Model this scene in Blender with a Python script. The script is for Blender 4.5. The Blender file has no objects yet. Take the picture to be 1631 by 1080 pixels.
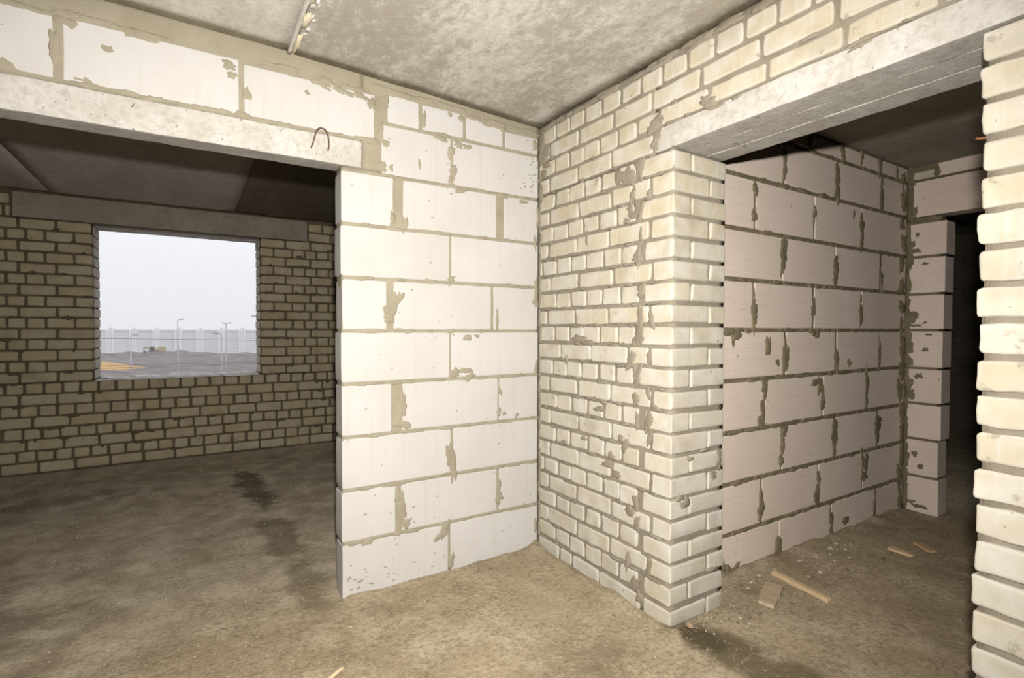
import bpy, bmesh, math, random
import numpy as np
from mathutils import Matrix, Vector

C = bpy.context.scene
COL = C.collection

# ------------------------------------------------------------------ camera
F, YAW, PIT, ROL = 825.25, math.radians(31.864), math.radians(-1.0685), math.radians(0.132)
CAM = Vector((-1.8492, -2.6591, 1.3629))
fw = Vector((math.sin(YAW)*math.cos(PIT), math.cos(YAW)*math.cos(PIT), math.sin(PIT)))
rt = Vector((math.cos(YAW), -math.sin(YAW), 0)); up = rt.cross(fw)
rt, up = rt*math.cos(ROL)+up*math.sin(ROL), -rt*math.sin(ROL)+up*math.cos(ROL)
cam = bpy.data.cameras.new('camera'); cam.sensor_width = 36.0; cam.lens = 36.0*F/1631.0
cam.clip_end = 4000; cam.clip_start = .02
camo = bpy.data.objects.new('camera', cam); COL.objects.link(camo)
M4 = Matrix((rt, up, -fw)).transposed().to_4x4(); M4.translation = CAM
camo.matrix_world = M4
C.camera = camo

# ------------------------------------------------------------------ exposure, sky, flash
C.view_settings.view_transform = 'Standard'
C.view_settings.look = 'None'
C.view_settings.exposure = 0.0
C.view_settings.gamma = 1.0
C.view_settings.use_curve_mapping = False
C.cycles.max_bounces = 10
C.cycles.diffuse_bounces = 1
C.cycles.volume_bounces = 2

w = bpy.data.worlds.new('overcast_sky'); C.world = w; w.use_nodes = True
bg = w.node_tree.nodes['Background']
bg.inputs[0].default_value = (.93, .94, 1.0, 1); bg.inputs[1].default_value = 1.15

FL = bpy.data.lights.new('camera_flash', 'SPOT')
FL.energy = 622; FL.color = (1.0, .957, .905); FL.shadow_soft_size = .03
FL.spot_size = math.radians(147); FL.spot_blend = 1.0
flo = bpy.data.objects.new('camera_flash', FL); COL.objects.link(flo)
FPOS = Vector((-1.83, -2.68, 1.60)); FAIM = Vector((-.60, 0, 1.33))
flo.location = FPOS
flo.rotation_euler = (FAIM-FPOS).to_track_quat('-Z', 'Y').to_euler()

# daylight guide in the window opening (portal: only steers sampling of the sky)
PL = bpy.data.lights.new('window_daylight', 'AREA'); PL.shape = 'RECTANGLE'; PL.size = 1.4; PL.size_y = 1.46
PL.cycles.is_portal = True
plo = bpy.data.objects.new('window_daylight', PL); COL.objects.link(plo)
plo.location = (-1.9075, 3.9, 1.604); plo.rotation_euler = (math.radians(-90), 0, 0)

# ------------------------------------------------------------------ dimensions (metres)
ZL = 2.185            # underside of the room's lintels
TA, TB = .13, .375    # thickness of block partition, brick wall
XA = -1.203           # free edge of block partition
YB, YP = -1.053, -2.121   # jambs of the doorway in the brick wall
YC, XD = -.875, 2.80  # corridor block wall, corridor end wall
YE, TE = 3.424, .45   # window wall
WX0, WX1, WZ0, WZ1 = -2.603, -1.212, .878, 2.326
ZLEFT, ZCOR = 2.564, 2.607
XW, YS, XP = -4.2, -4.6, 6.6

# ------------------------------------------------------------------ noise + mesh helpers
def _h(i, j, k, s):
    n = (i*374761393 + j*668265263 + k*2147483647 + s*974634777) & 0xffffffff
    n = ((n ^ (n >> 13)) * 1274126177) & 0xffffffff
    n = ((n ^ (n >> 16)) * 2246822519) & 0xffffffff
    return ((n ^ (n >> 15)) & 0xffff) / 32767.5 - 1.0
def vnoise(P, f, s=0):
    P = np.asarray(P, float)*f + 1000.0
    I = np.floor(P).astype(np.int64); t = P-I; t = t*t*(3-2*t)
    r = 0
    for dx in (0, 1):
        for dy in (0, 1):
            for dz in (0, 1):
                wgt = (t[:, 0] if dx else 1-t[:, 0])*(t[:, 1] if dy else 1-t[:, 1])*(t[:, 2] if dz else 1-t[:, 2])
                r = r + wgt*_h(I[:, 0]+dx, I[:, 1]+dy, I[:, 2]+dz, s)
    return r
def fbm(P, f, s=0, o=3):
    r = 0; a = 1.0
    for k in range(o):
        r = r + a*vnoise(P, f*2**k, s+k*17); a *= .5
    return r

class MB:
    def __init__(s): s.v = []; s.f = []; s.m = []; s.t = []; s.n = 0; s.sm = []
    def add(s, V, Fc, mat=0, tone=(.5, .5, .5), smooth=False, rim=None):
        V = np.asarray(V, float); s.v.append(V); o = s.n
        s.f += [tuple(int(i)+o for i in f) for f in Fc]
        s.m += [mat]*len(Fc); s.sm += [smooth]*len(Fc)
        T_ = np.tile(np.array([*tone, 1.0], np.float32), (len(V), 1))
        if rim is not None: T_[:, 1] = rim
        s.t.append(T_); s.n += len(V)
        return s
    def build(s, name, mats, parent=None, kind=None, loc=None):
        V = np.concatenate(s.v)
        if loc is not None: V = V-np.array(loc)
        me = bpy.data.meshes.new(name); me.from_pydata(V.tolist(), [], s.f)
        for m in (mats if isinstance(mats, (list, tuple)) else [mats]): me.materials.append(m)
        me.polygons.foreach_set('material_index', s.m)
        me.polygons.foreach_set('use_smooth', s.sm)
        a = me.attributes.new('tone', 'FLOAT_COLOR', 'POINT')
        a.data.foreach_set('color', np.concatenate(s.t).ravel())
        me.update()
        o = bpy.data.objects.new(name, me); COL.objects.link(o)
        if loc is not None: o.location = loc
        if parent is not None: o.parent = parent
        if kind: o['kind'] = kind
        return o

def tag(o, label, cat, group=None, kind=None):
    o['label'] = label; o['category'] = cat
    if group: o['group'] = group
    if kind: o['kind'] = kind
    return o
def thing(name, label, cat, loc=(0, 0, 0), group=None):
    o = bpy.data.objects.new(name, None); o.empty_display_size = .1; COL.objects.link(o); o.location = loc
    return tag(o, label, cat, group)

_FACES = [(0, 1, 2, 1), (0, 1, 2, 0), (1, 2, 0, 1), (1, 2, 0, 0), (2, 0, 1, 1), (2, 0, 1, 0)]
def gridbox(lines, skip=()):
    """box whose faces are gridded on the given coordinate lines; skip e.g. {'-x','+z'}"""
    vs = []; fs = []; n = 0
    for ax, b, c, side in _FACES:
        if ('+' if side else '-')+'xyz'[ax] in skip: continue
        B, Cc = lines[b], lines[c]
        g = np.zeros((len(B), len(Cc), 3)); g[..., ax] = lines[ax][-1 if side else 0]
        g[..., b] = B[:, None]; g[..., c] = Cc[None, :]
        vs.append(g.reshape(-1, 3)); nb, nc = len(B), len(Cc)
        for i in range(nb-1):
            for j in range(nc-1):
                q = (n+i*nc+j, n+(i+1)*nc+j, n+(i+1)*nc+j+1, n+i*nc+j+1)
                fs.append(q if side else q[::-1])
        n += nb*nc
    V = np.concatenate(vs)
    key = np.round(V, 6)
    U, inv = np.unique(key, axis=0, return_inverse=True); inv = np.ravel(inv)
    return U, [tuple(inv[i] for i in f) for f in fs]

RIM = None
def rounded(x0, x1, y0, y1, z0, z1, r=.008, step=.05, rough=.0012, chip=.5, seed=0, lod=0, skip=(), tilt=0, cr=0, ca=0):
    """a block with worn, chipped, irregular edges"""
    c = np.array([(x0+x1)/2, (y0+y1)/2, (z0+z1)/2]); h = np.array([(x1-x0)/2, (y1-y0)/2, (z1-z0)/2])
    rm = min(r*1.7, h.min()*.95); L = []
    for k in range(3):
        e = [0, .3*rm, .65*rm, rm] if lod == 0 else [0, .5*rm, rm]
        inner = h[k]-rm; n = max(1, int(round(2*inner/step))) if lod == 0 else 1
        mid = list(np.linspace(-inner, inner, n+1))
        if inner > .004: mid = [mid[0], mid[0]+.0018]+mid[1:-1]+[mid[-1]-.0018, mid[-1]]
        L.append(np.array([-h[k]+t for t in e[:-1]] + mid + [h[k]-t for t in e[:-1]][::-1]))
    V, Fc = gridbox(L, skip)
    W = V+c
    rv = r*(1+.55*vnoise(W, 22, seed)+chip*.6*np.maximum(0, vnoise(W, 9, seed+5)))
    rv = np.clip(rv, r*.25, rm)[:, None]
    q = np.clip(V, -(h-rv), h-rv); d = V-q; ln = np.linalg.norm(d, axis=1, keepdims=True)
    n = d/np.maximum(ln, 1e-9)
    P = np.where(ln > 1e-9, q+n*rv, V)
    P = P+n*(rough*fbm(W, 30, seed+9, 2)[:, None])
    if cr:      # worn-off corners of the visible outline (ca = axis of the face)
        i, j = [k for k in range(3) if k != ca]
        sg = (V[:, i] > 0)*2+(V[:, j] > 0)*1
        Rc = np.array([cr*(.3+1.3*((math.sin(seed*12.9898+q*78.233)*43758.5453) % 1.0)) for q in range(4)])[sg]
        Rc = np.minimum(Rc, min(h[i], h[j])*.8)
        da = Rc-(h[i]-np.abs(P[:, i])); db = Rc-(h[j]-np.abs(P[:, j]))
        dd_ = np.sqrt(np.maximum(da, 0)**2+np.maximum(db, 0)**2); mk = (da > 0) & (db > 0) & (dd_ > Rc)
        f_ = np.where(mk, Rc/np.maximum(dd_, 1e-9), 1.0)
        P[:, i] = np.where(mk, np.sign(P[:, i])*(h[i]-Rc+da*f_), P[:, i]); P[:, j] = np.where(mk, np.sign(P[:, j])*(h[j]-Rc+db*f_), P[:, j])
    if tilt: 
        P[:, 2] += P[:, 0 if h[0] > h[1] else 1]*tilt
    global RIM
    dd = np.sort(h-np.abs(V), axis=1)[:, 1]/rm
    RIM = np.clip(1.15-1.15*dd, 0, 1)
    return P+c, Fc

def core(x0, x1, y0, y1, z0, z1, step=.04, amp=.003, seed=0, skip=()):
    L = [np.linspace(a, b, max(2, int(round((b-a)/step))+1)) for a, b in ((x0, x1), (y0, y1), (z0, z1))]
    V, Fc = gridbox(L, skip)
    D = np.stack([fbm(V, 14, seed+k, 3) for k in range(3)], 1)*amp
    # keep the plane of each face only roughly
    return V+D, Fc
def plain(x0, x1, y0, y1, z0, z1, skip=()):
    return gridbox([np.array([x0, x1]), np.array([y0, y1]), np.array([z0, z1])], skip)

def smear(O, U, Vv, N, a, b, th, seed, rag=.35, rot=0):
    """a flattened lump of squeezed-out mortar on a wall face"""
    O, U, Vv, N = map(np.array, (O, U, Vv, N)); nS = 28; rings = (.0, .45, .8, 1.0)
    ang = np.linspace(0, 2*np.pi, nS, endpoint=False)
    cs = np.stack([np.cos(ang)*1.4, np.sin(ang)*1.4, np.full(nS, seed*3.17)], 1)
    rad = 1+rag*fbm(cs, 1.6, seed, 3)
    sq = (np.abs(np.cos(ang))**3+np.abs(np.sin(ang))**3)**(-1/3)
    pts = [O+N*th]; 
    for t in rings[1:]:
        hgt = th*(1-t**3)*(1 if t < 1 else 1)
        for k in range(nS):
            du = math.cos(ang[k])*rad[k]*sq[k]*a*t; dv = math.sin(ang[k])*rad[k]*sq[k]*b*t
            uu = du*math.cos(rot)-dv*math.sin(rot); vv = du*math.sin(rot)+dv*math.cos(rot)
            pts.append(O+U*uu+Vv*vv+N*(hgt-(.004 if t == 1.0 else 0)))
    P = np.array(pts); P += N*(th*.35*fbm(P, 60, seed, 2))[:, None]
    Fc = [(0, 1+k, 1+(k+1) % nS) for k in range(nS)]
    for rI in range(len(rings)-2):
        o = 1+rI*nS
        Fc += [(o+k, o+nS+k, o+nS+(k+1) % nS, o+(k+1) % nS) for k in range(nS)]
    if np.dot(np.cross(U, Vv), N) < 0: Fc = [f[::-1] for f in Fc]
    return P, Fc

def tube(pts, rad, n=8, cap=True):
    pts = [Vector(p) for p in pts]; V = []; Fc = []
    rads = rad if isinstance(rad, (list, tuple)) else [rad]*len(pts)
    prev = None
    for i, p in enumerate(pts):
        t = (pts[min(i+1, len(pts)-1)]-pts[max(i-1, 0)]).normalized()
        a = prev if prev is not None else (Vector((0, 0, 1)) if abs(t.z) < .9 else Vector((1, 0, 0)))
        u = (a-t*a.dot(t)).normalized(); prev = u; v = t.cross(u)
        for k in range(n):
            an = 2*math.pi*k/n; V.append(p+(u*math.cos(an)+v*math.sin(an))*rads[i])
    for i in range(len(pts)-1):
        for k in range(n):
            Fc.append((i*n+k, i*n+(k+1) % n, (i+1)*n+(k+1) % n, (i+1)*n+k))
    if cap:
        Fc.append(tuple(range(n))[::-1]); Fc.append(tuple((len(pts)-1)*n+k for k in range(n)))
    return np.array([tuple(v) for v in V]), Fc

# ------------------------------------------------------------------ materials
class NT:
    def __init__(s, name, rough=.9):
        s.mat = bpy.data.materials.new(name); s.mat.use_nodes = True
        s.t = s.mat.node_tree; s.b = s.t.nodes['Principled BSDF']; s.b.inputs['Roughness'].default_value = rough
        s.b.inputs['Specular IOR Level'].default_value = .2
        s.geo = s.t.nodes.new('ShaderNodeNewGeometry')
        s.pos = s.geo.outputs['Position']
    def lk(s, a, b): s.t.links.new(a, b)
    def inp(s, sock, v):
        if v is None: return
        if hasattr(v, 'is_output') or isinstance(v, bpy.types.NodeSocket): s.lk(v, sock)
        else: sock.default_value = v if not (isinstance(v, tuple) and len(v) == 3 and sock.type == 'RGBA') else (*v, 1)
    def scale(s, vec, sc, rot=(0, 0, 0), loc=(0, 0, 0)):
        n = s.t.nodes.new('ShaderNodeMapping'); s.lk(vec, n.inputs[0]); n.inputs['Scale'].default_value = sc
        n.inputs['Rotation'].default_value = rot; n.inputs['Location'].default_value = loc
        return n.outputs[0]
    def noise(s, sc, det=4, vec=None, rgh=.55, dist=0):
        n = s.t.nodes.new('ShaderNodeTexNoise'); s.lk(vec or s.pos, n.inputs['Vector'])
        n.inputs['Scale'].default_value = sc; n.inputs['Detail'].default_value = det
        n.inputs['Roughness'].default_value = rgh; n.inputs['Distortion'].default_value = dist
        return n.outputs['Fac']
    def voro(s, sc, vec=None, out='Distance', rnd=1):
        n = s.t.nodes.new('ShaderNodeTexVoronoi'); s.lk(vec or s.pos, n.inputs['Vector'])
        n.inputs['Scale'].default_value = sc; n.inputs['Randomness'].default_value = rnd
        return n.outputs[out]
    def ramp(s, fac, *stops, interp='LINEAR'):
        n = s.t.nodes.new('ShaderNodeValToRGB'); s.lk(fac, n.inputs[0]); e = n.color_ramp.elements
        n.color_ramp.interpolation = interp
        while len(e) < len(stops): e.new(.5)
        for el, (p, c) in zip(e, stops):
            el.position = p; el.color = (*c, 1) if isinstance(c, tuple) else (c, c, c, 1)
        return n.outputs[0]
    def mix(s, fac, a, b, mode='MIX'):
        n = s.t.nodes.new('ShaderNodeMix'); n.data_type = 'RGBA'; n.blend_type = mode
        s.inp(n.inputs[0], fac); s.inp(n.inputs[6], a); s.inp(n.inputs[7], b); return n.outputs[2]
    def math(s, op, a, b=0.0, clamp=False):
        n = s.t.nodes.new('ShaderNodeMath'); n.operation = op; n.use_clamp = clamp
        s.inp(n.inputs[0], a); s.inp(n.inputs[1], b); return n.outputs[0]
    def tone(s):
        n = s.t.nodes.new('ShaderNodeAttribute'); n.attribute_name = 'tone'
        m = s.t.nodes.new('ShaderNodeSeparateColor'); s.lk(n.outputs['Color'], m.inputs[0]); return m.outputs
    def xyz(s):
        m = s.t.nodes.new('ShaderNodeSeparateXYZ'); s.lk(s.pos, m.inputs[0]); return m.outputs
    def bump(s, h, st=.4, d=.01):
        n = s.t.nodes.new('ShaderNodeBump'); s.lk(h, n.inputs['Height']); n.inputs['Strength'].default_value = st
        n.inputs['Distance'].default_value = d; s.lk(n.outputs[0], s.b.inputs['Normal'])
    def col(s, c): s.inp(s.b.inputs['Base Color'], c)

def m_block(name, base, base2, dirt, saw=0.0, spots=.62):
    m = NT(name, .92); t = m.tone()
    c = m.mix(t[0], base, base2)
    c = m.mix(m.math('MULTIPLY', m.ramp(m.noise(2.2, 4), (.42, 0.), (.75, 1.)), .35), c, dirt)
    # thin vertical drips and scratches
    st = m.noise(1, 4, m.scale(m.pos, (30, 30, 1.6)))
    c = m.mix(m.math('MULTIPLY', m.ramp(st, (.55, 0.), (.72, 1.)), .22), c, dirt)
    # pits and mortar specks
    pit = m.ramp(m.noise(26, 3, rgh=.6), (spots+.06, 0.), (spots+.10, 1.))
    big = m.ramp(m.noise(2.7, 2), (.48, 0.), (.62, 1.))
    c = m.mix(m.math('MULTIPLY', pit, big), c, tuple(x*.55 for x in dirt))
    h = m.noise(160, 3)
    if saw:
        s2 = m.noise(1, 2, m.scale(m.pos, (3, 3, 130)))
        c = m.mix(m.math('MULTIPLY', m.ramp(s2, (.4, 0.), (.65, 1.)), saw), c, dirt)
        h = m.mix(.6, h, s2)
    m.col(c); m.bump(h, .25, .004); return m.mat
MB_A = m_block('aerated_block_white', (0.524, 0.508, 0.484), (0.502, 0.484, 0.456), (0.397, 0.353, 0.291))
MB_C = m_block('aerated_block_pinkish', (0.761, 0.649, 0.556), (0.710, 0.601, 0.509), (0.592, 0.475, 0.385), saw=.28)

def m_brick(name, base, base2, edge, dirt, streak=.5, rimk=.45):
    m = NT(name, .9); t = m.tone()
    c = m.mix(t[0], base, base2)
    c = m.mix(m.ramp(m.noise(9, 4), (.40, 0.), (.68, .8)), c, edge)
    st = m.noise(1, 3, m.scale(m.pos, (38, 38, 2.2)))
    c = m.mix(m.math('MULTIPLY', m.ramp(st, (.56, 0.), (.68, 1.)), streak), c, edge)
    c = m.mix(m.math('MULTIPLY', m.ramp(m.noise(5, 5), (.52, 0.), (.8, 1.)), .55), c, dirt)
    pit = m.ramp(m.noise(34, 3), (.70, 0.), (.74, 1.))
    c = m.mix(m.math('MULTIPLY', pit, .8), c, tuple(x*.45 for x in dirt))
    c = m.mix(m.math('MULTIPLY', m.math('MULTIPLY', t[1], m.ramp(m.noise(13, 3), (.3, .2), (.6, 1.))), rimk), c, edge)
    # mortar film dragged over the edges
    fl = m.ramp(m.noise(16, 5, rgh=.65), (.60, 0.), (.66, 1.))
    c = m.mix(m.math('MULTIPLY', fl, m.math('MULTIPLY', t[2], .9)), c, dirt)
    m.col(c); m.bump(m.noise(120, 4), .3, .004); return m.mat
MB_B = m_brick('sand_lime_brick', (0.462, 0.402, 0.280), (0.492, 0.456, 0.370), (0.538, 0.515, 0.459), (0.276, 0.239, 0.177))
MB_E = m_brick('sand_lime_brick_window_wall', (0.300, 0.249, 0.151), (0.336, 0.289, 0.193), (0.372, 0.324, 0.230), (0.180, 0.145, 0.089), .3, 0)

def m_mortar(name, a, b):
    m = NT(name, .97)
    c = m.mix(m.ramp(m.noise(7, 5), (.35, 0.), (.7, 1.)), a, b)
    c = m.mix(m.ramp(m.noise(70, 3), (.6, 0.), (.8, .5)), c, tuple(min(1, x*1.35) for x in b))
    m.col(c); m.bump(m.noise(90, 5, rgh=.7), .6, .008); return m.mat
MM_A = m_mortar('mortar_buff', (0.341, 0.305, 0.226), (0.286, 0.252, 0.180))
MM_B = m_mortar('mortar_grey', (0.286, 0.250, 0.194), (0.222, 0.190, 0.138))
MM_C = m_mortar('mortar_olive', (0.221, 0.187, 0.115), (0.162, 0.136, 0.081))
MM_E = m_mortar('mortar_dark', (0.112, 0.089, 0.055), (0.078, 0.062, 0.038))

def m_concrete(name, a, b, cc, stretch=(1, 1, 1), sc=3.0, agg=0.5):
    m = NT(name, .93); v = m.scale(m.pos, stretch)
    c = m.mix(m.ramp(m.noise(sc, 6, v, .62, .4), (.40, 0.), (.62, 1.)), a, b)
    c = m.mix(m.ramp(m.noise(sc*5, 4, v, .6), (.52, 0.), (.72, .8)), c, cc)
    c = m.mix(m.math('MULTIPLY', m.ramp(m.noise(34, 5, rgh=.7), (.47, 0.), (.62, 1.)), .34*agg), c, tuple(x*.72 for x in cc))
    sp = m.ramp(m.voro(42), (.10, 1.), (.24, 0.))
    c = m.mix(m.math('MULTIPLY', m.math('MULTIPLY', sp, m.ramp(m.noise(12, 2), (.5, 0.), (.6, 1.))), agg), c, tuple(x*.6 for x in a))
    pit = m.ramp(m.noise(30, 3), (.69, 0.), (.73, 1.))
    c = m.mix(m.math('MULTIPLY', pit, agg), c, tuple(x*.4 for x in a))
    m.col(c); m.bump(m.noise(60, 5, rgh=.65), .35, .006); return m.mat
MK_L = m_concrete('lintel_concrete', (0.456, 0.428, 0.378), (0.527, 0.507, 0.467), (0.384, 0.353, 0.303), sc=4.5, agg=1.0)
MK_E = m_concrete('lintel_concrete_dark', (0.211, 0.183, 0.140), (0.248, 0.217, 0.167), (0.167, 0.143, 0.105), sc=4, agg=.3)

def m_ceiling(name, dk, md, lt, con=1.0):
    m = NT(name, .95)
    v = m.scale(m.pos, (1.5, .6, 1), rot=(0, 0, math.radians(-8)))
    big = m.noise(1.3, 5, v, .62, .3)
    fine = m.noise(17, 8, m.scale(m.pos, (1.3, .8, 1)), .78)
    f = m.math('ADD', m.math('MULTIPLY', big, .62), m.math('MULTIPLY', fine, .72))
    c = m.ramp(f, (.50, dk), (.645, md), (.76, lt), (.88, tuple(min(1, x*1.12) for x in lt)))
    str_ = m.ramp(m.noise(1, 4, m.scale(m.pos, (6.5, .5, 1))), (.56, 0.), (.66, 1.))
    c = m.mix(m.math('MULTIPLY', str_, .3*con), c, dk)
    c = m.mix(m.math('MULTIPLY', m.ramp(m.noise(60, 5, rgh=.75), (.5, 0.), (.7, 1.)), .5*con), c, dk)
    c = m.mix(m.math('MULTIPLY', m.ramp(m.noise(75, 3), (.66, 0.), (.72, 1.)), .5*con), c, tuple(min(1, x*1.25) for x in lt))
    m.col(c); m.bump(m.noise(45, 5), .3, .006); return m.mat
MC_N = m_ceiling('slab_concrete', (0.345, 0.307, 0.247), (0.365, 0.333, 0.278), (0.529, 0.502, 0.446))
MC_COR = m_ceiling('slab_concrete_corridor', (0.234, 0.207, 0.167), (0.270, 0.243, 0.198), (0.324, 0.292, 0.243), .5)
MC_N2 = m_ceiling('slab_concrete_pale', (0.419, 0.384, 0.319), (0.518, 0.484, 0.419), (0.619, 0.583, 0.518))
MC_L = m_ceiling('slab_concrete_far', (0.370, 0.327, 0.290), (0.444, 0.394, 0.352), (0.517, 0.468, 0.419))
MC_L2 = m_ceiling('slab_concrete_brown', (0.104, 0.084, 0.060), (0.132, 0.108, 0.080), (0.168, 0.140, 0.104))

def m_floor():
    m = NT('dusty_concrete_floor', .95); x = m.xyz()
    big = m.noise(.9, 5, dist=.5); mid = m.noise(4.2, 6, rgh=.62, dist=.3); fine = m.noise(38, 5, rgh=.7)
    c = m.mix(m.ramp(big, (.38, 0.), (.62, 1.)), (0.332, 0.265, 0.171), (0.427, 0.350, 0.235))
    c = m.mix(m.ramp(mid, (.46, 0.), (.66, .85)), c, (0.491, 0.415, 0.292))
    c = m.mix(m.ramp(m.noise(2.3, 6, rgh=.6, dist=.8), (.56, 0.), (.66, .75)), c, (0.253, 0.200, 0.121))
    c = m.mix(m.ramp(m.noise(24, 7, rgh=.78), (.50, 0.), (.68, .8)), c, (0.190, 0.149, 0.092))
    c = m.mix(m.ramp(fine, (.50, 0.), (.66, .75)), c, (0.238, 0.188, 0.117))
    c = m.mix(m.ramp(m.noise(110, 3, rgh=.7), (.62, 0.), (.72, .7)), c, (0.491, 0.423, 0.306))
    c = m.mix(m.ramp(m.noise(75, 2), (.70, 0.), (.74, .9)), c, (0.523, 0.461, 0.356))
    c = m.mix(m.ramp(m.voro(17, out='Distance'), (.035, .75), (.06, 0.)), c, (0.110, 0.085, 0.050))
    # paler, greyer screed in the far room
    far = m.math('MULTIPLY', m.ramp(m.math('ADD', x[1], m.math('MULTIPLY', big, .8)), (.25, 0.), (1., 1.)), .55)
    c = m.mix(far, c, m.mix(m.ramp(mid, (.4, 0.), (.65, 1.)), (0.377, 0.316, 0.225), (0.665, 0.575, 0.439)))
    # dark damp stains with a place of their own; one patch paints flash fall-off
    def stain_or_shade(c, px, py, rx, ry, col, k, ang=0):
        v = m.scale(m.pos, (1/rx, 1/ry, 0)) if not ang else None
        n = m.t.nodes.new('ShaderNodeMapping'); n.vector_type = 'TEXTURE'; m.lk(m.pos, n.inputs[0])
        n.inputs['Location'].default_value = (px, py, 0); n.inputs['Rotation'].default_value = (0, 0, ang)
        n.inputs['Scale'].default_value = (rx, ry, 1e3)
        g = m.t.nodes.new('ShaderNodeVectorMath'); g.operation = 'LENGTH'; m.lk(n.outputs[0], g.inputs[0])
        d = m.math('ADD', g.outputs['Value'], m.math('MULTIPLY', m.math('SUBTRACT', mid, .5), 2.2))
        d = m.math('ADD', d, m.math('MULTIPLY', m.math('SUBTRACT', fine, .5), .8))
        return m.mix(m.math('MULTIPLY', m.ramp(d, (.55, 1.), (1.05, 0.)), k), c, col)
    c = stain_or_shade(c, .11, -1.36, .15, .46, (0.127, 0.100, 0.057), .85, math.radians(8))
    c = stain_or_shade(c, .07, -1.17, .08, .14, (0.087, 0.069, 0.036), .8)
    c = stain_or_shade(c, -1.40, 2.35, .16, .75, (0.091, 0.076, 0.051), .8)
    c = stain_or_shade(c, -1.36, 1.05, .13, .5, (0.122, 0.099, 0.053), .6)
    c = stain_or_shade(c, -1.33, .25, .14, .35, (0.151, 0.115, 0.060), .5)
    c = stain_or_shade(c, -2.7, 2.7, .6, .2, (0.127, 0.104, 0.071), .5)
    c = stain_or_shade(c, -3.0, .35, .75, .9, (.185, .15, .10), .5)  # no damp here: painted darkening for flash and lens fall-off
    c = stain_or_shade(c, -.55, -1.05, .28, .2, (0.158, 0.126, 0.079), .45)
    c = stain_or_shade(c, -.35, -.55, .22, .3, (0.396, 0.323, 0.221), .5)
    gr = m.noise(58, 4, rgh=.75); pt = m.ramp(m.noise(5.5, 5, rgh=.7, dist=.6), (.44, 0.), (.60, 1.))
    c = m.mix(m.math('MULTIPLY', pt, m.ramp(gr, (.38, .55), (.49, 0.))), c, (0.113, 0.088, 0.051))
    c = m.mix(m.ramp(gr, (.58, 0.), (.68, .45)), c, (0.656, 0.549, 0.392))
    m.col(c)
    h = m.math('ADD', m.math('MULTIPLY', mid, .5), m.math('ADD', fine, m.math('MULTIPLY', gr, .6)))
    m.bump(h, .5, .012); return m.mat
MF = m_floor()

def m_simple(name, a, b, sc=20, rough=.8, stretch=(1, 1, 1), bump=.2, metal=0):
    m = NT(name, rough); c = m.mix(m.ramp(m.noise(sc, 4, m.scale(m.pos, stretch)), (.38, 0.), (.65, 1.)), a, b)
    m.col(c); m.b.inputs['Metallic'].default_value = metal; m.bump(m.noise(sc*5, 3), bump, .003); return m.mat
def m_wood(name, a, b, axis):
    m = NT(name, .8)
    n = m.noise(1, 4, m.scale(m.pos, (90, 6, 90), rot=(0, 0, axis)))
    m.col(m.mix(m.ramp(n, (.35, 0.), (.65, 1.)), a, b)); m.bump(n, .3, .002); return m.mat
M_RUST = m_simple('rusty_steel', (.16, .10, .075), (.10, .065, .05), 60, .7, metal=.4)
M_GREYWALL = m_simple('bare_block_wall', (.30, .265, .21), (.25, .22, .17), 3)
M_DIMWALL = m_simple('bare_brick_side_wall', (.20, .175, .13), (.16, .14, .105), 3)
M_CHIP = m_simple('pale_chip', (.52, .46, .37), (.36, .31, .24), 40)
M_CHIPD = m_simple('dark_clod', (.13, .105, .07), (.18, .15, .10), 40)

# ------------------------------------------------------------------ walls
rnd = random.Random(7)
def tn(): return (rnd.random(), rnd.random(), rnd.random())
Z3 = (0, 0, 1); X3 = (1, 0, 0); Y3 = (0, 1, 0); nX = (-1, 0, 0); nY = (0, -1, 0)

# --- block partition facing the camera (face at y = 0)
A = MB(); hA = .2705; mj = .0075
def ablock(x0, x1, z0, z1, dy=0.0):
    A.add(*rounded(x0, x1, dy, TA-.004, z0, z1, r=.0055, step=.07, rough=.0012, chip=.7, seed=rnd.randint(0, 9999), skip=('+y',), cr=.012, ca=1), 0, tn(), True)
rowsA = {1: [(-1.203, -.616), (-.604, -.006)], 2: [(-1.206, -.924), (-.894, -.298), (-.287, -.007)], 3: [(-1.203, -.600), (-.588, -.006)],
 4: [(-1.203, -.945), (-.888, -.293), (-.287, -.007)], 5: [(-1.206, -.608), (-.600, -.006)], 6: [(-1.200, -.970), (-.934, -.340), (-.327, -.006)],
 7: [(-1.207, -.609), (-.599, -.007)], 8: [(-1.203, -.934), (-.881, -.306), (-.257, -.008)], 9: [(-.998, -.601), (-.588, -.008)]}
for k, bl in rowsA.items():
    for x0, x1 in bl:
        ablock(x0, x1, (k-1)*hA+(mj if k > 1 else -.01), k*hA-mj, rnd.uniform(-.001, .001))
for x0, x1, zt in [(-.965, -.790, 2.600), (-.773, -.524, 2.580), (-.509, -.263, 2.565), (-.247, -.012, 2.540)]:
    ablock(x0, x1, 9*hA+.008, zt)
for x0, x1, zt in [(-3.1, -2.290, 2.575), (-2.262, -1.652, 2.578), (-1.632, -1.032, 2.566), (-3.72, -3.12, 2.575)]:
    ablock(x0, x1, 2.333, zt)
rowsL = [(-3.95, -3.66), (-3.65, -3.32)]     # pier at the unseen end of the opening
for k in range(1, 9):
    for x0, x1 in rowsL: ablock(x0, x1, (k-1)*hA+mj, k*hA-mj)
rc = .0028
A.add(*core(XA+.004, -.0005, rc, TA, 0, ZL-.004, .03, .0016, 1), 1, smooth=True)
A.add(*core(-1.092, -.0005, rc-.001, TA, ZL-.004, 2.69, .03, .0016, 2), 1, smooth=True)
A.add(*core(XW, -1.092, rc-.001, TA, 2.318, 2.70, .03, .0016, 3), 1, smooth=True)
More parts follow.
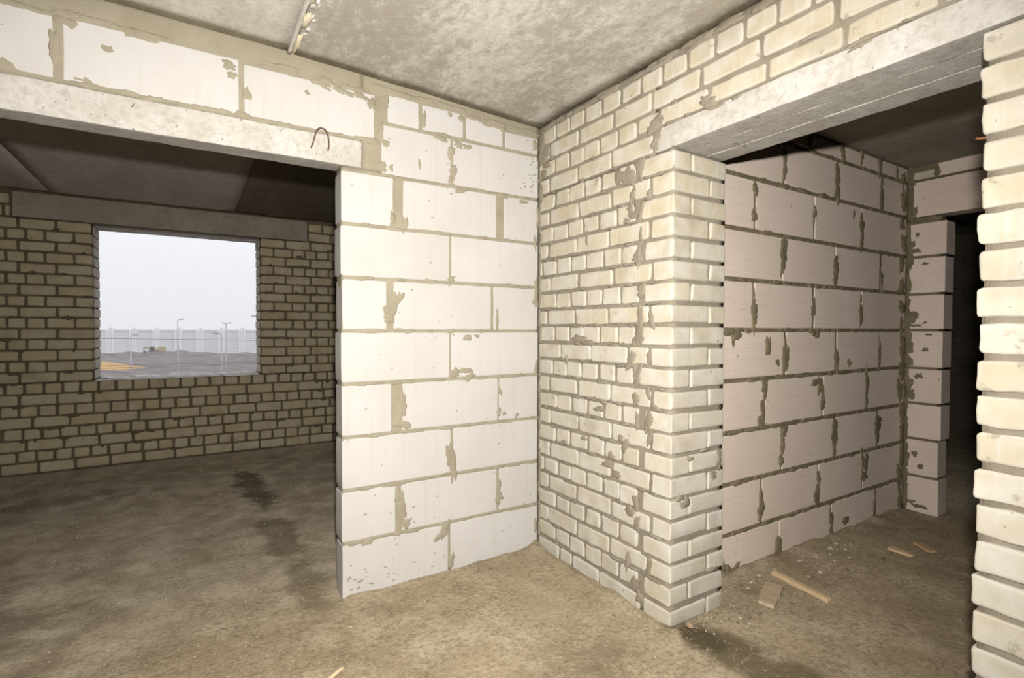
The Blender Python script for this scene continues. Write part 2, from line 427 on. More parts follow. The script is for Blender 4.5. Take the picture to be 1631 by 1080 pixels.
A.add(*core(-3.96, -3.315, rc, TA, 0, ZL-.004, .06, .0016, 4), 1, smooth=True)
def smA(x, z, a, b, rot=0, th=.004, rag=.45): A.add(*smear((x, -.0005, z), X3, Z3, nY, a, b, th, rnd.randint(0, 9999), rag, rot), 1, smooth=True)
# larger dabs seen on the joints
for x, z, a, b, r_ in [(-.93, 1.49, .035, .065, -.5), (-.955, 1.42, .03, .03, 0), (-.60, .645, .03, .07, .25), (-.585, .57, .022, .08, 0), (-.655, .215, .03, .05, -.7), (-.64, .24, .02, .06, -.5),
        (-.595, .05, .018, .05, 0), (-.89, .40, .03, .10, .1), (-.865, .315, .028, .035, -.5), (-.91, .47, .02, .05, 0), (-.285, .44, .014, .035, 0), (-.275, .37, .013, .04, .3), (-.295, .335, .018, .02, 0),
        (-.51, 1.345-.24+.02, .05, .016, 0), (-.575, 1.115, .03, .03, 0), (-.48, 1.095, .04, .022, .6), (-.50, 1.315, .03, .018, -.2), (-.44, 1.325, .02, .012, -.5), (-.595, 1.645, .025, .016, .2), (-.61, 1.62, .012, .02, 0),
        (-.30, 1.42, .012, .07, 0), (-.90, .95, .03, .09, 0), (-.865, .845, .03, .03, -.4), (-.9, .86, .045, .022, 0), (-.285, 1.00, .012, .03, .3), (-.288, .87, .014, .035, 0), (-.25, .86, .012, .014, 0), (-.16, .84, .02, .012, .5),
        (-.585, 2.25, .022, .05, .1), (-.60, 2.20, .018, .035, 0), (-.60, 2.35, .022, .05, 0), (-.535, 2.145, .035, .012, .1), (-.27, 2.155, .04, .014, 0), (-.12, 2.14, .035, .010, .1), (-.87, 1.92, .018, .04, 0), (-.94, 1.93, .015, .05, 0),
        (-.02, 1.60, .014, .10, 0), (-.02, 1.53, .03, .02, 0), (-.03, 1.9, .012, .05, 0), (-.02, 1.12, .012, .06, 0), (-.01, 2.05, .014, .06, 0), (-.99, 2.21, .02, .03, .3), (-.945, 2.205, .012, .02, 0), (-.975, 2.33, .02, .02, 0), (-1.0, 2.40, .016, .05, 0),
        (-.56, 2.405, .04, .02, -.2), (-.67, 2.42, .05, .018, -.2), (-.64, 2.44, .03, .012, 0), (-.50, 2.40, .03, .016, .2), (-.76, 2.50, .012, .05, 0), (-.535, 2.55, .03, .02, -.6), (-.26, 2.55, .02, .02, .3), (-.03, 2.50, .02, .03, 0), (-.02, .14, .012, .06, 0),
        (-1.13, .268, .05, .012, .1), (-1.08, .255, .035, .016, .1), (-1.14, .54, .05, .009, 0), (-1.69, 2.54, .03, .02, -.4), (-1.68, 2.50, .022, .018, -.3), (-1.30, 2.56, .06, .018, -.3), (-1.20, 2.55, .06, .02, -.2), (-1.10, 2.545, .05, .016, -.3),
        (-1.045, 2.52, .022, .04, .3), (-2.29, 2.45, .02, .06, 0), (-2.25, 2.56, .04, .02, -.2), (-1.62, 2.43, .018, .035, 0), (-2.20, 2.33, .04, .010, 0), (-1.06, 2.335, .05, .01, 0), (-1.64, 2.335, .03, .012, 0), (-.975, 2.545, .02, .04, .1), (-1.0, 2.6, .05, .03, 0)]:
    smA(x, z, a, b, r_)
for k in range(1, 9):      # ragged squeeze-out along the bed joints
    for i in range(16):
        smA(rnd.uniform(-1.13, -.02), k*hA+rnd.uniform(-.004, .004), rnd.uniform(.02, .06), rnd.uniform(.008, .012), rnd.uniform(-.06, .06), .0025, .35)
for i in range(34):
    smA(rnd.uniform(-3.0, -1.0), 2.328+rnd.uniform(-.004, .004), rnd.uniform(.02, .05), rnd.uniform(.007, .013), 0, .003, .35)
for i in range(46):        # trowelled mortar bed under the slab
    x = rnd.uniform(-3.0, -.02); zt = 2.585 if x < -1.0 else 2.60+.06*(x+.0)*-.0
    smA(x, zt+rnd.uniform(-.012, .01)-(0.03 if x > -.5 else 0), rnd.uniform(.03, .09), rnd.uniform(.012, .02), -.03, .004, .4)
for i in range(26):        # splashes low on the bottom blocks
    x = -1.19+abs(rnd.gauss(0, .22)); z = abs(rnd.gauss(.02, .07))+.01
    if x < -.63: smA(x, z, rnd.uniform(.003, .012), rnd.uniform(.003, .008), 0, .0015, .4)
for i in range(70):
    smA(rnd.uniform(-1.15, -.02), rnd.uniform(.05, 2.5), rnd.uniform(.003, .009), rnd.uniform(.002, .006), rnd.uniform(-.5, .5), .0012, .5)
for i in range(26):
    smA(rnd.gauss(-.06, .03), rnd.uniform(2.20, 2.53), rnd.uniform(.004, .008), rnd.uniform(.003, .008), 0, .0012, .5)
A.build('wall_front', [MB_A, MM_A], kind='structure')

# --- brick wall on the right (face at x = 0) with the doorway pier, the band over the lintels and the far jamb
B = MB()
YEL = [0.0, 1.0]
def bbrick(y0, y1, z0, z1, x0=0.0, x1=.118, r=.0085, film=None, dx=None, lod=0):
    r = r*.9
    d = rnd.uniform(-.002, .002) if dx is None else dx
    t = tn(); t = (YEL[0]+(YEL[1]-YEL[0])*t[0], t[1], rnd.random()**2 if film is None else film)
    B.add(*rounded(x0+d, x1+d, y0, y1, z0, z1, r=r*rnd.uniform(.75, 1.35), step=.035, rough=.0030, chip=1.6, seed=rnd.randint(0, 9999), tilt=rnd.uniform(-.012, .012), lod=lod, cr=.013, ca=0 if (y1-y0) > .1 or x1-x0 < .2 else 1), 0, t, True, RIM)
rows = {-3: [-.165, -.3, -.435, -.577, -.713, -.852, -.985, -1.124, -1.264, -1.399, -1.532, -1.662, -1.797, -1.932, -2.067, -2.202, -2.337, -2.47],
 -2: [-.107, -.384, -.662, -.922, -1.195, -1.468, -1.739, -2.01, -2.28, -2.55], -1: [-.159, -.3, -.426, -.556, -.694, -.828, -.969, -1.235, -1.497, -1.767, -2.026, -2.296, -2.566],
 0: [-.105, -.375, -.648], 1: [-.16, -.298, -.432, -.569, -.699, -.837], 2: [-.107, -.382, -.65, -.803, -.918], 3: [-.146, -.285, -.421, -.552, -.689, -.839], 4: [-.096, -.368, -.636, -.914],
 5: [-.036, -.184, -.318, -.45, -.591, -.723, -.863], 6: [-.115, -.383, -.665, -.929], 7: [-.178, -.313, -.454, -.585, -.721, -.862], 8: [-.086, -.355, -.629, -.917],
 9: [-.163, -.304, -.432, -.564, -.702, -.839], 10: [-.223, -.494, -.775, -.918], 11: [-.148, -.28, -.415, -.553, -.685, -.83], 12: [-.114, -.381, -.647, -.934],
 13: [-.192, -.328, -.462, -.597, -.732, -.869], 14: [-.123, -.387, -.661, -.927], 15: [-.18, -.316, -.471, -.604, -.738, -.868], 16: [-.122, -.392, -.658, -.929],
 17: [-.06, -.199, -.326, -.459, -.595, -.722, -.861], 18: [-.106, -.379, -.657, -.932], 19: [-.18, -.313, -.45, -.581, -.719, -.866], 20: [-.105, -.379, -.648, -.917],
 21: [-.178, -.31, -.449, -.584, -.719, -.87], 22: [-.217, -.333, -.568, -.874]}
for k, js in rows.items():
    zt = ZL-.1*(k-1)-.008; zb = zt-.084
    if k == 22: zb = -.01
    YEL[:] = [0, .35] if k < 5 else ([.2, .8] if k < 9 else [.5, 1.0])
    if k <= -1: zt += .0; 
    end = {0: -.925, -1: -2.9, -2: -2.9, -3: -2.9}.get(k, YB)
    js2 = [-.006]+js+[end]
    if k == 22: zt -= .006
    for i in range(len(js2)-1):
        a, b = js2[i], js2[i+1]
        last = (i == len(js2)-2 and k >= 1)
        jw = lambda y: (.0 if y in (-.006, end) else (.020 if (k >= 1 and y == js[-1] and k % 2) else (.010 if (k >= 1 and y == js[-1]) else .0065+rnd.uniform(-.002, .004))))
        y1 = a-jw(a); y0 = b+jw(b)
        z0, z1 = zb+rnd.uniform(-.003, .0025), zt+rnd.uniform(-.0025, .003)
        if k == -1 and b < -.945: z0 = 2.304
        if last:
            bbrick(y0, y1, z0, z1, 0, .122 if k % 2 else .252, r=.007, film=.1)
        else: bbrick(y0, y1, z0, z1, film=(.9 if (k in (-2, -3) and i < 1) or (k in (1, 3) and i >= 4) else None))
    if k >= 1:     # second brick on the jamb face of the pier
        bbrick(YB+rnd.uniform(-.002, .002), YB+.118, zb, zt, .133 if k % 2 else .264, TB+.003, dx=0, film=.1)
# far jamb of the doorway: extra film for smudges and to paint down flash brightness
YEL[:] = [.3, 1.0]
for k in range(1, 23):
    zt = ZL-.1*(k-1)-.003+rnd.uniform(-.002, .002); zb = max(zt-.085, -.01); dy = rnd.uniform(-.004, .005)
    if k == 1: zt = 2.178
    L_ = .25 if k % 2 else .12
    bbrick(YP-L_, YP+dy, zb, zt, 0, .12, r=.009, film=.7)
    if not k % 2: bbrick(YP-.38, YP-L_-.012, zb, zt, film=.3)
    else: bbrick(YP-.52, YP-L_-.012, zb, zt, film=.3)
    bbrick(YP-.12, YP+dy, zb, zt, .132, TB, dx=0, lod=1)
def smB(y, z, a, b, rot=0, th=.0045, rag=.42): B.add(*smear((-.001, y, z), Y3, Z3, nX, a, b, th, rnd.randint(0, 9999), rag, rot), 1, smooth=True)
rb = .0085
B.add(*core(rb, TB-.004, YB+.009, 0.12, 0, ZL, .035, .0035, 11), 1, smooth=True)
B.add(*core(rb, TB-.004, -.938, 0.12, ZL, 2.63, .035, .0035, 12), 1, smooth=True)
B.add(*core(rb, TB-.004, YS, -.938, 2.297, 2.63, .035, .0035, 13), 1, smooth=True)
B.add(*core(rb, TB-.004, YS, YP-.010, 0, 2.183, .05, .0035, 14), 1, smooth=True)
B.add(*core(.004, TB-.004, -.938, YB+.2, ZL-.008, ZL-.001, .03, .001, 15), 1, smooth=True)
for y, z, a, b, r_ in [(-.72, 2.13, .06, .035, .2), (-.78, 2.12, .045, .05, 0), (-.845, 2.14, .03, .06, 0), (-.80, 2.02, .018, .04, .3), (-.82, 1.925, .035, .02, -.4), (-.79, 1.95, .02, .04, -.3), (-.835, 1.95, .02, .04, 0), (-.765, 1.90, .03, .015, .2),
        (-.845, 1.72, .014, .06, 0), (-.86, 1.83, .012, .05, 0), (-.845, 1.33, .03, .035, -.3), (-.86, 1.42, .022, .055, 0), (-.82, 1.30, .02, .02, 0), (-.80, 1.22, .03, .05, .2), (-.775, 1.18, .02, .02, 0), (-.845, 1.14, .02, .05, .2), (-.83, 1.02, .022, .035, 0),
        (-.92, .93, .025, .05, .4), (-.90, .885, .012, .02, 0), (-.955, 1.0, .03, .012, .3), (-.955, 2.25, .03, .06, .2), (-.93, 2.31, .045, .03, -.3), (-.97, 2.34, .03, .02, .3), (-1.24, 2.31, .045, .025, .1), (-1.22, 2.33, .03, .025, .3),
        (-.05, 2.42, .045, .06, 0), (-.08, 2.36, .04, .025, .2), (-.03, 2.5, .035, .08, 0), (-.05, 2.31, .03, .03, 0), (-.06, 2.58, .05, .025, 0), (-.02, 2.2, .02, .06, 0), (-.66, .705, .03, .022, .3), (-.63, .66, .05, .018, -.3), (-.76, .78, .02, .05, .4), (-.73, .81, .02, .018, .4),
        (-.70, .62, .03, .02, 0), (-.80, .46, .035, .03, .4), (-.845, .42, .022, .05, .3), (-.78, .20, .018, .05, .2), (-.83, .12, .025, .05, .4), (-.86, .06, .02, .03, .2), (-.25, .70, .04, .014, -.3), (-.44, .76, .03, .012, 0), (-.56, .94, .05, .014, -.2), (-.60, .98, .03, .014, -.3),
        (-.40, 1.31, .07, .018, 0), (-.48, 1.29, .04, .016, 0), (-.28, 1.19, .012, .03, .2), (-.46, 1.86, .012, .04, 0)]:
    smB(y, z, a, b, r_)
for k in range(1, 22):
    if rnd.random() < .8: smB(-.885+(.04 if k % 2 else -.03)+rnd.uniform(-.02, .02), ZL-.1*k+.05+rnd.uniform(-.03, .03), rnd.uniform(.012, .03), rnd.uniform(.025, .05), rnd.uniform(-.3, .3))
for i in range(150):
    k = rnd.randint(-2, 21); y = rnd.uniform(-1.0, -.02) if k > 0 else rnd.uniform(-2.6, -.1)
    smB(y, ZL-.1*(k-1)-.1+rnd.uniform(-.004, .004) if not (k == 0 and y < -.9) else 2.299, rnd.uniform(.015, .05), rnd.uniform(.005, .010), rnd.uniform(-.1, .1), .004, .4)
for i in range(40): smB(rnd.uniform(-2.8, -.1), 2.592+rnd.uniform(-.008, .01), rnd.uniform(.04, .09), rnd.uniform(.010, .018), 0, .006, .35)
for i in range(22): smB(-.012+rnd.uniform(-.006, .003), .12+i*.11+rnd.uniform(-.03, .03), rnd.uniform(.008, .016), rnd.uniform(.04, .08), 0, .006, .4)
for x, z, a, b in [(.10, .56, .035, .03), (.06, .585, .03, .016), (.30, .66, .02, .02), (.34, .74, .02, .05), (.13, .76, .03, .012), (.24, .79, .03, .010), (.30, .20, .03, .012)]:
    B.add(*smear((x, YB-.001, z), X3, Z3, nY, a, b, .007, rnd.randint(0, 9999), .5), 1, smooth=True)
B.build('wall_right', [MB_B, MM_B], kind='structure')

# --- corridor: block wall (face at y = YC), end wall with a doorway (face at x = XD), passage behind
Cw = MB()
zc = [0, .225, .507, .793, 1.080, 1.362, 1.644, 1.925, 2.222, 2.484, 2.60]
jc = [[.56, 1.157, 1.757, 2.369], [.976, 1.591, 2.178], [1.176, 1.789, 2.385], [.996, 1.633, 2.213], [.60, 1.202, 1.793, 2.397], [.877, 1.507, 2.123], [.56, 1.161, 1.774, 2.401], [.885, 1.508, 2.107], [.55, 1.171, 1.79, 2.401], [1.1, 1.45, 1.849, 2.109, 2.368, 2.631]]
wj = [[.005, .004, .004, .008], [.005, .005, .007], [.005, .012, .010], [.006, .010, .006], [.006, .009, .011, .006], [.008, .012, .010], [.006, .006, .004, .014], [.008, .006, .004], [.006, .005, .007, .006], [.004, .004, .004, .006, .006, .006]]
for k in range(10):
    js = [.38]+jc[k]+[XD+.02]
    for i in range(len(js)-1):
        a = js[i]+(wj[k][i-1] if i else 0); b = js[i+1]-(wj[k][i] if i < len(jc[k]) else .012)
        if b-a < .02: continue
        Cw.add(*rounded(a, b, YC+rnd.uniform(-.0015, .0015), YC+.14, zc[k]+(.011 if k else -.01), zc[k+1]-.011, r=.006, step=.08, rough=.0014, chip=.8, seed=rnd.randint(0, 9999), skip=('+y',)), 0, tn(), True)
Cw.add(*core(.38, XD+.14, YC+.004, YC+.15, 0, ZCOR+.03, .04, .0025, 21), 1, smooth=True)
def smC(x, z, a, b, rot=0, th=.006, rag=.45): Cw.add(*smear((x, YC-.0005, z), X3, Z3, nY, a, b, th, rnd.randint(0, 9999), rag, rot), 1, smooth=True)
for k in range(10):
    for j, wd in zip(jc[k], wj[k]):
        if j < .8: continue
        h_ = zc[k+1]-zc[k]
        for q in range(rnd.randint(2, 4)):
            big = rnd.random() < .6
            smC(j+rnd.uniform(-.012, .014), zc[k]+h_*rnd.uniform(.15, .85), rnd.uniform(.014, .034) if big else .012, rnd.uniform(.03, .085), rnd.uniform(-.15, .15))
for k in range(1, 10):
    for i in range(26):
        smC(rnd.uniform(.6, 2.78), zc[k]+rnd.uniform(-.006, .004), rnd.uniform(.02, .06), rnd.uniform(.008, .014), rnd.uniform(-.05, .05), .004, .4)
for x, z, a, b, r_ in [(.66, 1.355, .07, .028, 0), (.72, 1.33, .04, .03, .3), (1.18, 1.83, .03, .08, .05), (1.17, 1.75, .018, .05, 0), (1.19, 1.88, .02, .03, 0), (1.775, 1.80, .035, .05, 0), (1.50, 1.35, .06, .022, -.2), (1.56, 1.34, .03, .03, 0), (1.03, 1.27, .03, .05, 0), (1.2, 1.2, .028, .1, 0),
        (1.205, .77, .04, .02, 0), (1.20, .745, .03, .03, 0), (1.79, .70, .05, .08, 0), (1.78, .60, .03, .1, 0), (2.385, .69, .06, .06, 0), (2.385, .6, .03, .08, 0), (1.6, 1.0, .03, .06, 0), (1.55, 1.03, .05, .02, .2), (2.21, .42, .04, .06, 0), (2.2, .33, .05, .04, 0), (1.97, 1.13, .03, .012, .8), (1.95, 1.15, .022, .01, .9), (.98, .88, .03, .08, .1), (.96, .83, .03, .04, 0),
        (2.0, 2.15, .015, .03, 0), (2.11, 2.08, .04, .05, 0), (1.78, 2.3, .035, .09, 0), (1.77, 2.4, .025, .06, 0), (2.40, 2.3, .04, .08, 0), (.67, .03, .03, .03, 0), (.72, .02, .05, .02, .5), (.62, .05, .03, .03, 0), (1.95, .06, .06, .03, 0)]:
    smC(x, z, a, b, r_)
for i in range(16): smC(2.76+rnd.uniform(-.035, .02), .1+i*.16, rnd.uniform(.02, .05), rnd.uniform(.05, .1), 0, .012, .5)
Cw.build('wall_corridor', [MB_C, MM_C], kind='structure')

D = MB(); zd = [0, .264, .545, .813, 1.079, 1.364, 1.634, 1.911, 2.17]; TD = .16
for k in range(8):
    o = [0.02, 0.03, .0, .0, -.005, -.012, -.02, -.03][k]
    D.add(*rounded(XD, XD+TD, YC-.235+o*.5, YC-.022, zd[k]+(.009 if k else -.01), zd[k+1]-.009, r=.005, step=.08, rough=.0012, chip=.8, seed=rnd.randint(0, 9999)), 0, tn(), True)
D.add(*rounded(XD, XD+TD, -1.055, YC-.03, 2.492, 2.548, r=.006, seed=5), 2, (.4, .4, .9), True)
D.add(*rounded(XD, XD+TD, -1.56, -1.067, 2.492, 2.586, r=.005, seed=6), 0, (.5, .5, .5), True)
D.add(*rounded(XD, XD+TD, -2.1, -1.572, 2.492, 2.586, r=.005, seed=8), 0, (.5, .5, .5), True)
D.add(*core(XD+.005, XD+TD-.005, YC-.205, YC, 0, 2.20, .04, .002, 31), 1, smooth=True)
D.add(*core(XD+.004, XD+TD-.005, YC-.035, YC, 2.20, ZCOR+.03, .04, .002, 32), 1, smooth=True)
D.add(*core(XD+.005, XD+TD-.005, -2.75, YC-.036, 2.482, ZCOR+.03, .04, .002, 33), 1, smooth=True)
D.add(*core(XD+.005, XD+TD-.005, -2.75, -1.98, 0, 2.20, .08, .002, 34), 1, smooth=True)
def smD(y, z, a, b, rot=0, th=.007): D.add(*smear((XD-.0005, y, z), Y3, Z3, nX, a, b, th, rnd.randint(0, 9999), .5, rot), 1, smooth=True)
for y, z, a, b in [(-1.0, 1.86, .02, .012), (-1.03, 1.33, .018, .01), (-.99, .34, .022, .02), (-1.01, 1.22, .02, .014), (-.97, 1.02, .03, .02), (-.95, 2.08, .014, .014), (-.905, 2.0, .03, .06), (-.935, 1.96, .03, .02), (-.90, 1.9, .025, .05), (-.91, 1.46, .04, .05), (-.935, 1.48, .025, .025), (-.90, 1.25, .03, .08), (-.91, 1.12, .035, .04), (-.905, .95, .03, .07), (-.92, .87, .03, .04), (-.95, .43, .022, .022), (-.90, .38, .02, .06), (-.92, 2.26, .025, .05),
        (-.95, 2.19, .05, .02), (-1.04, 2.185, .05, .02), (-.90, 2.5, .03, .06), (-1.06, 2.52, .02, .04), (-.96, 2.57, .06, .02), (-1.02, 2.57, .05, .02), (-.93, 1.40, .05, .01), (-1.0, 1.42, .014, .008), (-.99, .04, .05, .014), (-.93, .06, .03, .02)]:
    smD(y, z, a, b)
for i in range(14): smD(-.893+rnd.uniform(-.008, .004), .1+i*.18, .018, rnd.uniform(.06, .1))
D.build('wall_corridor_end', [MB_C, MM_C, MB_B], kind='structure')

P = MB()     # dark-coloured brick wall at the end of the passage and its side wall
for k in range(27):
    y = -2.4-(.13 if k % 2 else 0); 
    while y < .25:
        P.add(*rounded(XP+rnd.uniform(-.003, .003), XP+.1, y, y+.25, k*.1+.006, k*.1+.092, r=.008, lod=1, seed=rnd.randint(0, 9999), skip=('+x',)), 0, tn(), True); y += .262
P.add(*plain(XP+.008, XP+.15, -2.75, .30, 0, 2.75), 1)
P.build('wall_passage_end', [m_brick('dark_passage_brick', (0.080, 0.070, 0.052), (0.096, 0.084, 0.064), (0.104, 0.092, 0.072), (0.048, 0.040, 0.028), .3, 0), MM_E], kind='structure')
S = MB(); S.add(*plain(XD+.16, XP, .20, .30, 0, 2.75)); S.build('wall_passage_side', [M_GREYWALL], kind='structure')
S = MB(); S.add(*plain(TB, XP, -2.75, -2.62, 0, 2.75)); S.build('wall_corridor_near', [M_GREYWALL], kind='structure')

# --- window wall of the far room (face at y = YE)
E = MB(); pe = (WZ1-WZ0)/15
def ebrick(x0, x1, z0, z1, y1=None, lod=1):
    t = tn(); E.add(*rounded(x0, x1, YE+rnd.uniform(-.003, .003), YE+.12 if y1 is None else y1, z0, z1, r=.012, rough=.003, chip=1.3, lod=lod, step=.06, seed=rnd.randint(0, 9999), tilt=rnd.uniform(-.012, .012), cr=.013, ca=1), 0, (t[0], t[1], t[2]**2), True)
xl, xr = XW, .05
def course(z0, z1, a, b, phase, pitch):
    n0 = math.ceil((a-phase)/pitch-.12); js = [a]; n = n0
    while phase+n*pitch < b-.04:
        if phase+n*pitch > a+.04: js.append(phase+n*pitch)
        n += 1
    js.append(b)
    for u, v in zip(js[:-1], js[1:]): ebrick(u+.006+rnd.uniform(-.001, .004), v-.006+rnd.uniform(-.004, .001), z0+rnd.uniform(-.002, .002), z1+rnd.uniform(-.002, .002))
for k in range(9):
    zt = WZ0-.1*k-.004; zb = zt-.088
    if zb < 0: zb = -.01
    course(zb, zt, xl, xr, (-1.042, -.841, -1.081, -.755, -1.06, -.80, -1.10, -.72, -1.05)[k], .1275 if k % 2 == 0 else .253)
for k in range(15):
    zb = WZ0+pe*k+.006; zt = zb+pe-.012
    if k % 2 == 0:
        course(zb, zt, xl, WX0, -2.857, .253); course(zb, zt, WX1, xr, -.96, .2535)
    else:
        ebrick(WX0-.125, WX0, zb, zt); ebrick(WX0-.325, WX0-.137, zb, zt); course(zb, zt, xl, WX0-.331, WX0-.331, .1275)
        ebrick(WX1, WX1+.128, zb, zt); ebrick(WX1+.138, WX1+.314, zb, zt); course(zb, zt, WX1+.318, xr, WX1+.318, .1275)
    for xx, s in ((WX0, -1), (WX1, 1)):       # bricks of the reveals behind the face brick, paler to paint in daylight
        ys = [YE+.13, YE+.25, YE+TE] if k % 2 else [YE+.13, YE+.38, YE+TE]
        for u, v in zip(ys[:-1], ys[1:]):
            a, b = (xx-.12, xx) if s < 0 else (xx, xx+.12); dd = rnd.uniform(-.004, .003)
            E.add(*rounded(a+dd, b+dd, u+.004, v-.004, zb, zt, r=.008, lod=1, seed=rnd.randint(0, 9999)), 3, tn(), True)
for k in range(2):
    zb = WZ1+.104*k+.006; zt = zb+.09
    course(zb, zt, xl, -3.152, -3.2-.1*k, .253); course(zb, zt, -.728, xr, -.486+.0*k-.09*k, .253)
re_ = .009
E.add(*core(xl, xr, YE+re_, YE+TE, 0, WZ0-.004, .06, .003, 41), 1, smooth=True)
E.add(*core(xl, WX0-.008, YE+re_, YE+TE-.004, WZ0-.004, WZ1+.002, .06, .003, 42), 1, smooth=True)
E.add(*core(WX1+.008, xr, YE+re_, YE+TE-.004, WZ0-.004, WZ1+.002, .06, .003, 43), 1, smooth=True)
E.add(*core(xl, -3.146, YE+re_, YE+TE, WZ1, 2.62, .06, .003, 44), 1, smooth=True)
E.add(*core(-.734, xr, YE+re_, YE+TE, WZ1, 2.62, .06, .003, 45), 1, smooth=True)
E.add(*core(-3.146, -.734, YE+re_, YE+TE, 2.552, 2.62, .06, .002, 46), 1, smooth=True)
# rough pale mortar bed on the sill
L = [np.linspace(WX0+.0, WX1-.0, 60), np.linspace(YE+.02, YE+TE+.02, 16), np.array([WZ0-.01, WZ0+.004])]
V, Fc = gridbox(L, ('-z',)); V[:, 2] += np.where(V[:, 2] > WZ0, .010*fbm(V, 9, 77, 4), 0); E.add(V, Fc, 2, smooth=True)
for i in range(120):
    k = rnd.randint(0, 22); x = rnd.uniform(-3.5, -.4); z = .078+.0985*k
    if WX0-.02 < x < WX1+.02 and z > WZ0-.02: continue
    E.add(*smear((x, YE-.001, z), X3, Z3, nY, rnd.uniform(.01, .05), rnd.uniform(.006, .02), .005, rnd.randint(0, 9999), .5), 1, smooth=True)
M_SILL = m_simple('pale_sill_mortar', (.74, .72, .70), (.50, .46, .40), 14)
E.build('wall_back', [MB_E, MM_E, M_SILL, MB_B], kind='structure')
T = MB(); L = [np.linspace(XW, 0, 120), np.linspace(YE-.05, YE+.02, 5), np.linspace(-.02, .085, 4)]
V, Fc = gridbox(L); V += np.stack([0*V[:, 0], .008*fbm(V, 6, 5, 3), .006*fbm(V, 5, 9, 3)], 1); T.add(V, Fc, 0, smooth=True)
T.build('baseboard_back', [m_simple('dirty_screed_strip', (.19, .155, .105), (.135, .11, .075), 8)], kind='structure')

# --- unseen sides that close the rooms
for nm, bx in (('wall_left', (XW-.15, XW, YS, YE, 0, 2.75)), ('wall_rear', (XW, 0, YS-.15, YS, 0, 2.75)), ('wall_far_room_right', (.02, .15, .15, YE, 0, 2.75))):
    S = MB(); S.add(*plain(*bx)); S.build(nm, [M_DIMWALL if nm != 'wall_rear' else M_GREYWALL], kind='structure')

# --- ceilings
K = MB()
def slab(x0, x1, y0, y1, za, zb, mat, t=.2):
    nx = max(2, int((x1-x0)/.08)); ny = max(2, int((y1-y0)/.08))
    V, Fc = gridbox([np.linspace(x0, x1, nx), np.linspace(y0, y1, ny), np.array([0, t])])
    z = za+(zb-za)*(V[:, 0]-x0)/(x1-x0); V[:, 2] += z+np.where(V[:, 2] < .01, .0035*fbm(V, 3, 3, 4), 0); K.add(V, Fc, mat, smooth=True)
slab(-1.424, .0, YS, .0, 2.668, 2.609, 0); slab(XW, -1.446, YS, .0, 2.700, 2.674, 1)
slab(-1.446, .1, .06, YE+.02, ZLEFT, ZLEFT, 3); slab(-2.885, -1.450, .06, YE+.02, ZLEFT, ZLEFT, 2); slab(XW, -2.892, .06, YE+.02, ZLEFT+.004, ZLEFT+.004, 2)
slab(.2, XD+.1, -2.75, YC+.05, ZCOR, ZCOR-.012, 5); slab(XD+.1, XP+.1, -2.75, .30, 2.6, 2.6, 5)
K.add(*plain(-1.46, -1.41, YS, .06, 2.74, 2.86), 4)
K.build('ceiling', [MC_N, MC_N2, MC_L, MC_L2, MM_E, MC_COR], kind='structure')
# slab joint: pale edge strip and mortar that has run down in it
J = MB(); V, Fc = gridbox([np.linspace(-1.449, -1.436, 3), np.linspace(YS, -.01, 160), np.array([2.655, 2.72])])
V += np.stack([.002*fbm(V, 20, 3, 2), 0*V[:, 0], .003*fbm(V, 16, 8, 2)], 1); J.add(V, Fc, 0, smooth=True)
y = -.03
while y > -4.0:
    l = rnd.uniform(.05, .12); 
    J.add(*smear((-1.424+rnd.uniform(-.003, .006), y-l, 2.664), Y3, X3, (0, 0, -1), l, rnd.uniform(.010, .015), .012, rnd.randint(0, 9999), .4), 1, smooth=True)
    y -= 2*l+rnd.uniform(.02, .16)
for i in range(50): J.add(*smear((-1.415+rnd.gauss(0, .012), rnd.uniform(-2.2, -.05), 2.666), Y3, X3, (0, 0, -1), rnd.uniform(.006, .02), rnd.uniform(.004, .01), .005, rnd.randint(0, 9999), .5), 2, smooth=True)
J.build('trim_1', [m_simple('pale_slab_edge', (.60, .56, .50), (.50, .46, .40), 30), m_simple('cream_mortar_run', (.66, .58, .42), (.58, .50, .36), 40), m_simple('grey_mortar_run', (.50, .46, .40), (.60, .56, .50), 40)], kind='structure')

# --- floor
gx = np.arange(XW-.05, XP+.1, .035); gy = np.arange(YS-.05, YE+.1, .035)
V, Fc = gridbox([gx, gy, np.array([-.2, 0.])], ('-z',))
top = V[:, 2] > -.01; Q = V.copy(); Q[:, 2] = 0
hgt = .006*fbm(Q, 1.5, 61, 3)+.0035*fbm(Q, 9, 62, 3)
def foot(dst, amp, wid, seed): return amp*np.exp(-np.abs(dst)/wid)*(.6+.6*fbm(Q, 8, seed, 2))
x_, y_ = Q[:, 0], Q[:, 1]
hgt += np.where((x_ < .02) & (y_ > -1.15) & (y_ < .02), foot(x_, .045, .06, 63), 0)
hgt += np.where((y_ < .02) & (x_ > -1.2) & (x_ < 0), foot(y_, .012, .04, 64), 0)
hgt += np.where((x_ > .3) & (y_ < YC+.02) & (x_ < 2.8), foot(y_-YC, .028, .09, 65), 0)
hgt += np.where(y_ > 2.9, foot(y_-YE, .03, .12, 66), 0)
V[:, 2] += np.where(top, hgt-.004, 0)
Fl = MB(); Fl.add(V, Fc, 0, smooth=True); Fl.build('floor', [MF], kind='structure')

